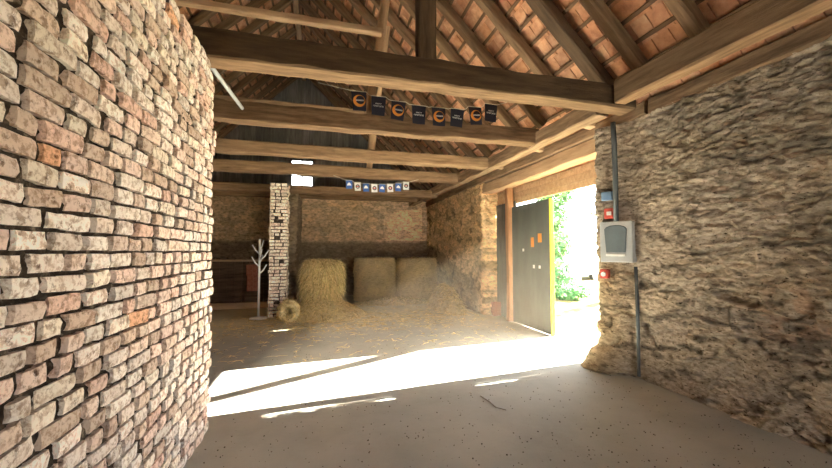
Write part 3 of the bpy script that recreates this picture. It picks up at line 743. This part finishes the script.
def bale(name, loc, r0, h, label, group, seed, nbl=900, lump=.03, taper=0., mat=M_BALE):
    e = empty(name, loc, label, 'bale', group)
    nu, nv = 72, 34
    a, t = np.meshgrid(np.linspace(0, 2*PI, nu), np.linspace(0, 1, nv), indexing='ij')
    # profile: side up, rounded shoulder, top to the centre
    side = np.clip(t/.72, 0, 1); tp = np.clip((t-.72)/.28, 0, 1)
    ca, sa = np.cos(a), np.sin(a)
    nz = lambda s, k: fbm((ca+2)*s, (sa+2)*s+t*k, seed, 4)-.5
    rad = r0*(1-taper*side)*(1-tp**1.6)*(1-.05*np.clip((side-.88)/.12, 0, 1))+lump*2*nz(2.2, 7)*(1-tp)+lump*nz(9, 30)*(1-tp)+.012*np.sin(side*h*60)*(1-tp)*(lump < .05)
    z = h*side*(1-.02*np.clip((side-.9)/.1, 0, 1))+tp*0+lump*1.2*nz(5, 9)*np.clip(tp*6, 0, 1)
    if lump > .05: rad = rad*(1-.24*np.clip(1-side/.2, 0, 1)**1.5)
    rad[-1], z[-1] = rad[0], z[0]
    P = np.stack([rad*ca, rad*sa, z], -1)
    k = .8+.5*fbm((ca+2)*2, (sa+2)*2+t*6, seed+9); T = np.stack([k, k*.98, k*.93], -1)
    grid_mesh('packed_straw', P, T, mat, e)
    m = MB()
    nrm_ = np.stack([ca, sa, tp*3], -1); nrm_ /= np.linalg.norm(nrm_, axis=-1, keepdims=True)
    blades(m, P.reshape(-1, 3), nrm_.reshape(-1, 3), nbl, seed=seed, lift=.5 if lump < .05 else 1.2, droop=.15 if lump < .05 else .4, w=.004 if lump < .05 else .0065, ln=(.06, .16) if lump < .05 else (.12, .36))
    props(m.build('loose_straw', M_STRAW, e), kind='stuff')
    return e
bale('hay_bale', (1.72, 11.95, 0), .70, 1.40, 'left one of two round hay bales against the back wall', 'round bales by the back wall', 3, 900)
bale('hay_bale', (3.16, 12.0, 0), .70, 1.38, 'right one of two round hay bales, in the back corner', 'round bales by the back wall', 4, 900)
MZ = .36
bale('hay_bale', (.02, 9.35, MZ), .435, .96, 'loose fraying hay bale standing on the hay heap beside the brick column', None, 6, 6500, lump=.085, taper=.06, mat=M_STRAW)

def mound(name, cx, cy, rx, ry, h, label, seed, nbl, tint=1., fn=None):
    nu, nv = 56, 30
    a, t = np.meshgrid(np.linspace(0, 2*PI, nu), np.linspace(0, 1, nv), indexing='ij')
    ca, sa = np.cos(a), np.sin(a); rr = (1-t)
    irr = 1+.28*(fbm((ca+2)*1.4, (sa+2)*1.4, seed)-.5)
    x = ca*rx*rr*irr; y = sa*ry*rr*irr
    z = h*np.clip(1-rr**2, 0, 1)**1.15*(1+.5*(fbm(x*3+9, y*3+9, seed+2)-.5))+.06*(fbm(x*9+9, y*9+9, seed+3)-.5)*np.clip(t*5, 0, 1)
    z = np.minimum(z, h*1.02); z[:, 0] = -.01
    x[-1], y[-1], z[-1] = x[0], y[0], z[0]
    P = np.stack([x, y, z], -1)
    k = (.75+.5*fbm(x*4+9, y*4+9, seed+5))*tint; T = np.stack([k, k*.97, k*.9], -1)
    e = empty(name, (cx, cy, 0), label, 'hay'); e['kind'] = 'stuff'
    props(grid_mesh('straw_heap', P, T, M_STRAW, e), kind='stuff')
    nr = np.stack([ca*.5, sa*.5, np.ones_like(ca)], -1); nr /= np.linalg.norm(nr, axis=-1, keepdims=True)
    m = MB(); blades(m, P[:, :].reshape(-1, 3), nr.reshape(-1, 3), nbl, seed=seed, lift=.45, droop=.15, w=.0045, ln=(.09, .26))
    props(m.build('loose_straw', M_STRAW, e), kind='stuff')
    return e
mound('hay_heap', .04, 9.2, 1.05, .85, .44, 'low heap of loose hay under the fraying bale', 31, 5000)
mound('hay_heap', 3.36, 9.6, .43, 1.25, .62, 'dull low heap of hay along the wall beyond the doorway', 33, 1600, .8)
mound('hay_heap', 2.2, 10.95, 1.3, .5, .14, 'thin spread of hay in front of the two round bales', 34, 1400, .85)

# little hollow roll of hay
e = empty('hay_roll', (-.70, 8.72, 0), 'small hollow roll of hay lying at the foot of the brick column', 'hay roll')
nu, nv = 48, 20
a, t = np.meshgrid(np.linspace(0, 2*PI, nu), np.linspace(0, 2*PI, nv), indexing='ij')
Rr = .155; lm = .03*(fbm((np.cos(a)+2)*3, (np.sin(a)+2)*3+np.sin(t)*1.5, 51)-.5)*2
cr = .085+lm; yy = np.sin(t)*.30+.03*np.cos(a*3)
P = np.stack([(Rr+cr*np.cos(t))*np.cos(a), yy, .235+(Rr+cr*np.cos(t))*np.sin(a)], -1); P[-1] = P[0]; P[:, -1] = P[:, 0]
k = .8+.4*fbm(a*2, t, 52)
grid_mesh('packed_straw', P, np.stack([k, k*.97, k*.88], -1), M_STRAW, e)
nr = np.stack([np.cos(t)*np.cos(a), np.sin(t), np.cos(t)*np.sin(a)], -1)
m = MB(); blades(m, P.reshape(-1, 3), nr.reshape(-1, 3), 900, seed=53, lift=.6, ln=(.05, .14), w=.004); props(m.build('loose_straw', M_STRAW, e), kind='stuff')

# straw and grit strewn on the floor
m = MB(); pts = []; r = np.random.default_rng(5)
for k in range(4200):
    q = r.random()
    if q < .55: x, y = r.normal(.6, 1.5), 8.5-abs(r.normal(0, .75))+r.uniform(-.2, 1.2)
    elif q < .8: x, y = r.uniform(.5, 3.8), r.uniform(7.6, 11)
    else: x, y = r.uniform(-2.5, 3.7), r.uniform(5.5, 9.5)
    pts.append((min(x, 3.75), y, .008))
blades(m, pts, [(0, 0, 1)]*len(pts), 4200, seed=8, lift=.10, w=.004, ln=(.05, .20))
props(m.build('strewn_straw', M_STRAW), 'loose straw strewn over the floor before the hay', 'straw', kind='stuff')
m = MB()
for k in range(1500):
    y = 1.9+6.5*r.random()**1.5; x = r.uniform(-.9 if y < 3.8 else -3.5, 3.75); s = r.uniform(.002, .0055)
    m.box((x, y, .006+s*.3), (s*2, s*1.5, s), Matrix.Rotation(r.uniform(0, 3), 3, 'Z'), tint=(r.uniform(.8, 1.6),)*3, jit=s*.4)
props(m.build('floor_grit', M_MORTAR), 'small dark crumbs scattered over the floor', 'grit', kind='stuff')
for (p, lab) in (([(1.75, 5.34), (1.86, 5.06), (1.93, 4.8), (2.07, 4.45)], 'dark twig lying in the sunlit patch of floor'), ([(1.70, 3.71), (1.73, 3.55), (1.73, 3.41)], 'short twig on the shaded floor in front of the sunlit patch')):
    m = MB(); m.tube([(x, y, .010) for x, y in p], .0055, 6)
    a, b = p[1], p[2]; m.tube([(b[0], b[1], .010), (b[0]+.07, b[1]-.09, .012)], .0035, 5)
    props(m.build('twig', M_BARK), lab, 'twig')

# ------------------------------------------------------------------ the yard outside
def leafcloud(mb, c, rad, n, seed, size=.09, squash=(1, 1, 1)):
    r = np.random.default_rng(seed)
    for k in range(n):
        d = Vector(r.normal(size=3)).normalized(); q = r.uniform(.55, 1.)**.5
        p = Vector(c)+Vector((d.x*rad*squash[0], d.y*rad*squash[1], d.z*rad*squash[2]))*q
        a = Vector(r.normal(size=3)).normalized(); b = d.cross(a)
        if b.length < .1: continue
        b.normalize(); a = (a+d*.3).normalized(); s = size*r.uniform(.6, 1.4); kk = r.uniform(.7, 1.4)
        mb.add([p-a*s, p+b*s*.5-d*.01, p+a*s, p-b*s*.5-d*.01, p+d*s*.12], [(0, 1, 4), (1, 2, 4), (2, 3, 4), (3, 0, 4)], (kk*r.uniform(.8, 1.25), kk, kk*.9))
def at(px, d):          # ground point seen in the doorway at distance d
    a = math.radians(14.67)+math.atan((px-416)/359.); return d*math.sin(a), d*math.cos(a)
x, y = at(551, 13.5)
e = empty('ivy_tree', (x, y, -.02), 'bushy ivy covered tree just outside beside the open doorway', 'tree')
m = MB(); m.tube([(0, 0, 0), (.05, 0, 1.5), (-.05, .05, 3.2), (.1, 0, 5.2)], [.28, .22, .18, .08], 10); m.build('trunk', M_BARK, e, True)
m = MB()
for (cx, cz, rr, n) in ((0, .9, .62, 900), (.06, 1.9, .60, 1000), (-.05, 2.9, .62, 1000), (.12, 3.9, .75, 1100), (.0, 4.9, .85, 1100), (.2, .35, .75, 700)):
    leafcloud(m, (cx, 0, cz), rr, n, int(cz*10), .085, (1, 1, 1.1))
m.build('foliage', M_LEAF, e)
x, y = at(566, 13.0)
e = empty('ground_shrub', (x, y, -.02), 'low dark shrub at the foot of the ivy tree', 'shrub')
m = MB(); 
for k in range(7): m.tube([(0, 0, 0), (.3*math.cos(k), .3*math.sin(k), .35)], .012, 5)
m.build('stems', M_BARK, e)
m = MB(); leafcloud(m, (.1, 0, .26), .55, 700, 77, .07, (1.3, 1, .5)); m.build('foliage', M_LEAF, e)
# leaning tree to the right, hidden by the wall, its trunk crosses the sun
e = empty('leaning_tree', (9.0, 9.7, -.03), 'leaning bare trunk outside whose shadow crosses the sunlit floor', 'tree')
m = MB(); m.tube([(0, 0, 0), (0, -1.6, 1.8), (0, -3.11, 3.52), (0, -4.24, 4.80), (0, -5.6, 6.4)], [.15, .13, .115, .10, .06], 10); m.build('trunk', M_BARK, e, True)
# bare branches hanging into the doorway
def branchy(mb, p, d, ln, r0, depth, rr):
    pts = [p]; dd = Vector(d)
    for k in range(4):
        dd = (dd+Vector((rr.gauss(0, .16), rr.gauss(0, .16), rr.gauss(0, .13)))).normalized(); pts.append(pts[-1]+dd*ln/4)
    mb.tube(pts, [r0*(1-.15*k) for k in range(5)], 6)
    if depth:
        for k in (1, 2, 3, 4, 4):
            nd = (dd+Vector((rr.gauss(0, .6), rr.gauss(0, .6), rr.gauss(0, .45)))).normalized()
            branchy(mb, pts[k], nd, ln*.55, r0*.5, depth-1, rr)
x, y = at(603, 17.5)
e = empty('bare_tree', (x, y, -.05), 'bare branched tree against the white sky, seen through the doorway', 'tree')
rr = random.Random(12)
m = MB(); m.tube([(0, 0, 0), (0, .05, 2.0), (-.1, 0, 3.4), (-.2, 0, 5.)], [.2, .16, .13, .1], 8); m.build('trunk', M_BARK, e, True)
for (z, d) in ((2.6, (-.8, .4, .25)), (3.1, (-.9, .5, .45)), (3.7, (-.85, .6, .5)), (4.4, (-.7, .6, .6)), (3.9, (.8, -.2, .6))):
    m = MB(); branchy(m, Vector((-.1, 0, z)), Vector(d).normalized(), 1.9, .05, 2, rr); m.build('bough', M_BARK, e)
x, y = at(575, 19)
e = empty('gate_pillar', (x, y, -.05), 'grey stone gate pillar in the yard beyond the ivy tree', 'pillar', rz=-.6); e['kind'] = 'thing'
m = MB(); m.bbox((0, 0, 1.15), (.45, .45, 2.3), .02); m.build('shaft', M_PLASTER, e)
m = MB(); m.bbox((0, 0, 2.37), (.6, .6, .14), .03); m.build('cap', M_PLASTER, e)
# car
x, y = at(592, 24)
e = empty('car', (x, y, -.05), 'parked grey blue car far off in the yard', 'car', rz=.35)
prof = [(-2.05, .35), (-2.1, .75), (-1.9, .95), (-1.15, 1.02), (-.45, 1.42), (.95, 1.45), (1.75, 1.02), (2.05, .92), (2.1, .4)]
def extr(mb, pr, w0, w1, zc):
    n = len(pr); vs = [(a, -(w0 if b < zc else w1), b) for a, b in pr]+[(a, (w0 if b < zc else w1), b) for a, b in pr]
    mb.add(vs, [tuple(range(n)), tuple(range(n, 2*n))[::-1]]+[(k, k+n, (k+1) % n+n, (k+1) % n) for k in range(n)])
m = MB(); extr(m, prof, .86, .66, 1.2); m.build('body', M_CARPAINT, e)
for sy in (-1, 1):
    m = MB(); m.add([(-.95, sy*.84, 1.04), (-.42, sy*.70, 1.36), (.9, sy*.70, 1.39), (1.5, sy*.84, 1.04)]+[(-.95, sy*.80, 1.04), (-.42, sy*.64, 1.36), (.9, sy*.64, 1.39), (1.5, sy*.80, 1.04)], [(0, 1, 2, 3), (7, 6, 5, 4), (0, 4, 5, 1), (1, 5, 6, 2), (2, 6, 7, 3), (3, 7, 4, 0)])
    m.build('side_window', M_DARKGLASS, e)
    for sx in (-1.3, 1.3):
        m = MB(); m.tube([(sx, sy*.70, .33), (sx, sy*.90, .33)], .33, 20); w = m.build('wheel', M_BLACK, e)
        m = MB(); m.tube([(sx, sy*.89, .33), (sx, sy*.91, .33)], .19, 16); m.build('hub_cap', M_GREY, w)
    m = MB(); m.bbox((-2.08, sy*.62, .76), (.06, .26, .12), .015); m.build('headlamp', M_WHITE, e)
# house
x, y = at(598, 42)
e = empty('house', (x, y, -.1), 'pale rendered house with a grey roof in the distance', 'house', rz=-.65)
m = MB(); m.box((0, 0, 1.6), (9, 6, 3.2)); m.build('wall', M_PLASTER, e)
m = MB(); m.add([(-4.8, -3.4, 3.1), (4.8, -3.4, 3.1), (4.8, 3.4, 3.1), (-4.8, 3.4, 3.1), (-4.8, 0, 5.0), (4.8, 0, 5.0)], [(0, 1, 5, 4), (2, 3, 4, 5), (0, 4, 3), (1, 2, 5), (0, 3, 2, 1)]); m.build('roof', M_GREYWOOD, e)
for wx in (-3.2, -1.2, 1.2, 3.2):
    m = MB(); m.box((wx, -3.01, 1.8), (1.0, .06, 1.2)); f = m.build('window_frame', M_WHITE, e)
    m = MB(); m.box((wx, -3.05, 1.8), (.84, .03, 1.04)); m.build('pane', M_DARKGLASS, f)

# ------------------------------------------------------------------ dust in the air
hm = bpy.data.materials.new('dusty_air'); hm.use_nodes = True; nt = hm.node_tree; nt.nodes.clear()
out = nt.nodes.new('ShaderNodeOutputMaterial'); vol = nt.nodes.new('ShaderNodeVolumeScatter')
vol.inputs['Color'].default_value = (1., .86, .64, 1); vol.inputs['Density'].default_value = .013; vol.inputs['Anisotropy'].default_value = .2
tc = nt.nodes.new('ShaderNodeTexCoord'); sp = nt.nodes.new('ShaderNodeSeparateXYZ'); nt.links.new(tc.outputs['Object'], sp.inputs[0])
mr = nt.nodes.new('ShaderNodeMapRange'); mr.interpolation_type = 'SMOOTHSTEP'
for i_, v_ in ((1, 6.0), (2, 9.0), (3, .0095), (4, .026)): mr.inputs[i_].default_value = v_
nt.links.new(sp.outputs[1], mr.inputs[0])
mz = nt.nodes.new('ShaderNodeMapRange')
for i_, v_ in ((1, .3), (2, 2.45), (3, 1.1), (4, 0.)): mz.inputs[i_].default_value = v_
nt.links.new(sp.outputs[2], mz.inputs[0])
mm = nt.nodes.new('ShaderNodeMath'); mm.operation = 'MULTIPLY'; nt.links.new(mr.outputs[0], mm.inputs[0]); nt.links.new(mz.outputs[0], mm.inputs[1])
nt.links.new(mm.outputs[0], vol.inputs['Density'])
nt.links.new(vol.outputs[0], out.inputs['Volume'])
m = MB(); m.box((1.42, 8.5, 1.27), (4.4, 8.9, 2.5))
props(m.build('dust_haze', hm), 'sunlit dust hanging in the air before the hay and the doorway', 'haze', kind='stuff')

# ------------------------------------------------------------------ light
w = bpy.data.worlds.new('sky'); S.world = w; w.use_nodes = True
bg = w.node_tree.nodes['Background']; bg.inputs['Color'].default_value = (.93, .97, 1.0, 1); bg.inputs['Strength'].default_value = 5.
sd = bpy.data.lights.new('sun', 'SUN'); sd.energy = 100.; sd.angle = math.radians(.53); sd.color = (1., .93, .79)
so = bpy.data.objects.new('sun', sd); COL.objects.link(so)
so.rotation_euler = Vector((-1, -.108, -.47)).to_track_quat('-Z', 'Y').to_euler(); so.location = (12, 6, 8)
def portal(name, loc, d, sx, sy):
    l = bpy.data.lights.new(name, 'AREA'); l.shape = 'RECTANGLE'; l.size = sx; l.size_y = sy; l.cycles.is_portal = True
    o = bpy.data.objects.new(name, l); COL.objects.link(o); o.location = loc; o.rotation_euler = Vector(d).to_track_quat('-Z', 'Y').to_euler()
portal('portal_rear', (2.7, -4.3, 1.15), (0, 1, 0), 1.8, 2.3)
portal('portal_window', (-.72, 13.6, 4.36), (0, -1, 0), .8, 1.0)
portal('portal_door', (4.5, 5.1, 1.35), (-1, 0, 0), 1.9, 2.7)

# ------------------------------------------------------------------ camera
cd = bpy.data.cameras.new('camera'); cam = bpy.data.objects.new('camera', cd); COL.objects.link(cam)
cam.location = (0, 0, 1.6); cam.rotation_euler = (math.radians(90+2.7), 0, math.radians(-14.67))
cd.sensor_width = 36.; cd.lens = 359/832*36; cd.clip_start = .02; cd.clip_end = 300
S.camera = cam
vs_ = S.view_settings; vs_.view_transform = 'Standard'; vs_.look = 'None'; vs_.gamma = 1.; vs_.use_curve_mapping = False; vs_.exposure = 1.6
S.cycles.max_bounces = 12; S.cycles.diffuse_bounces = 8; S.cycles.sample_clamp_indirect = 30.
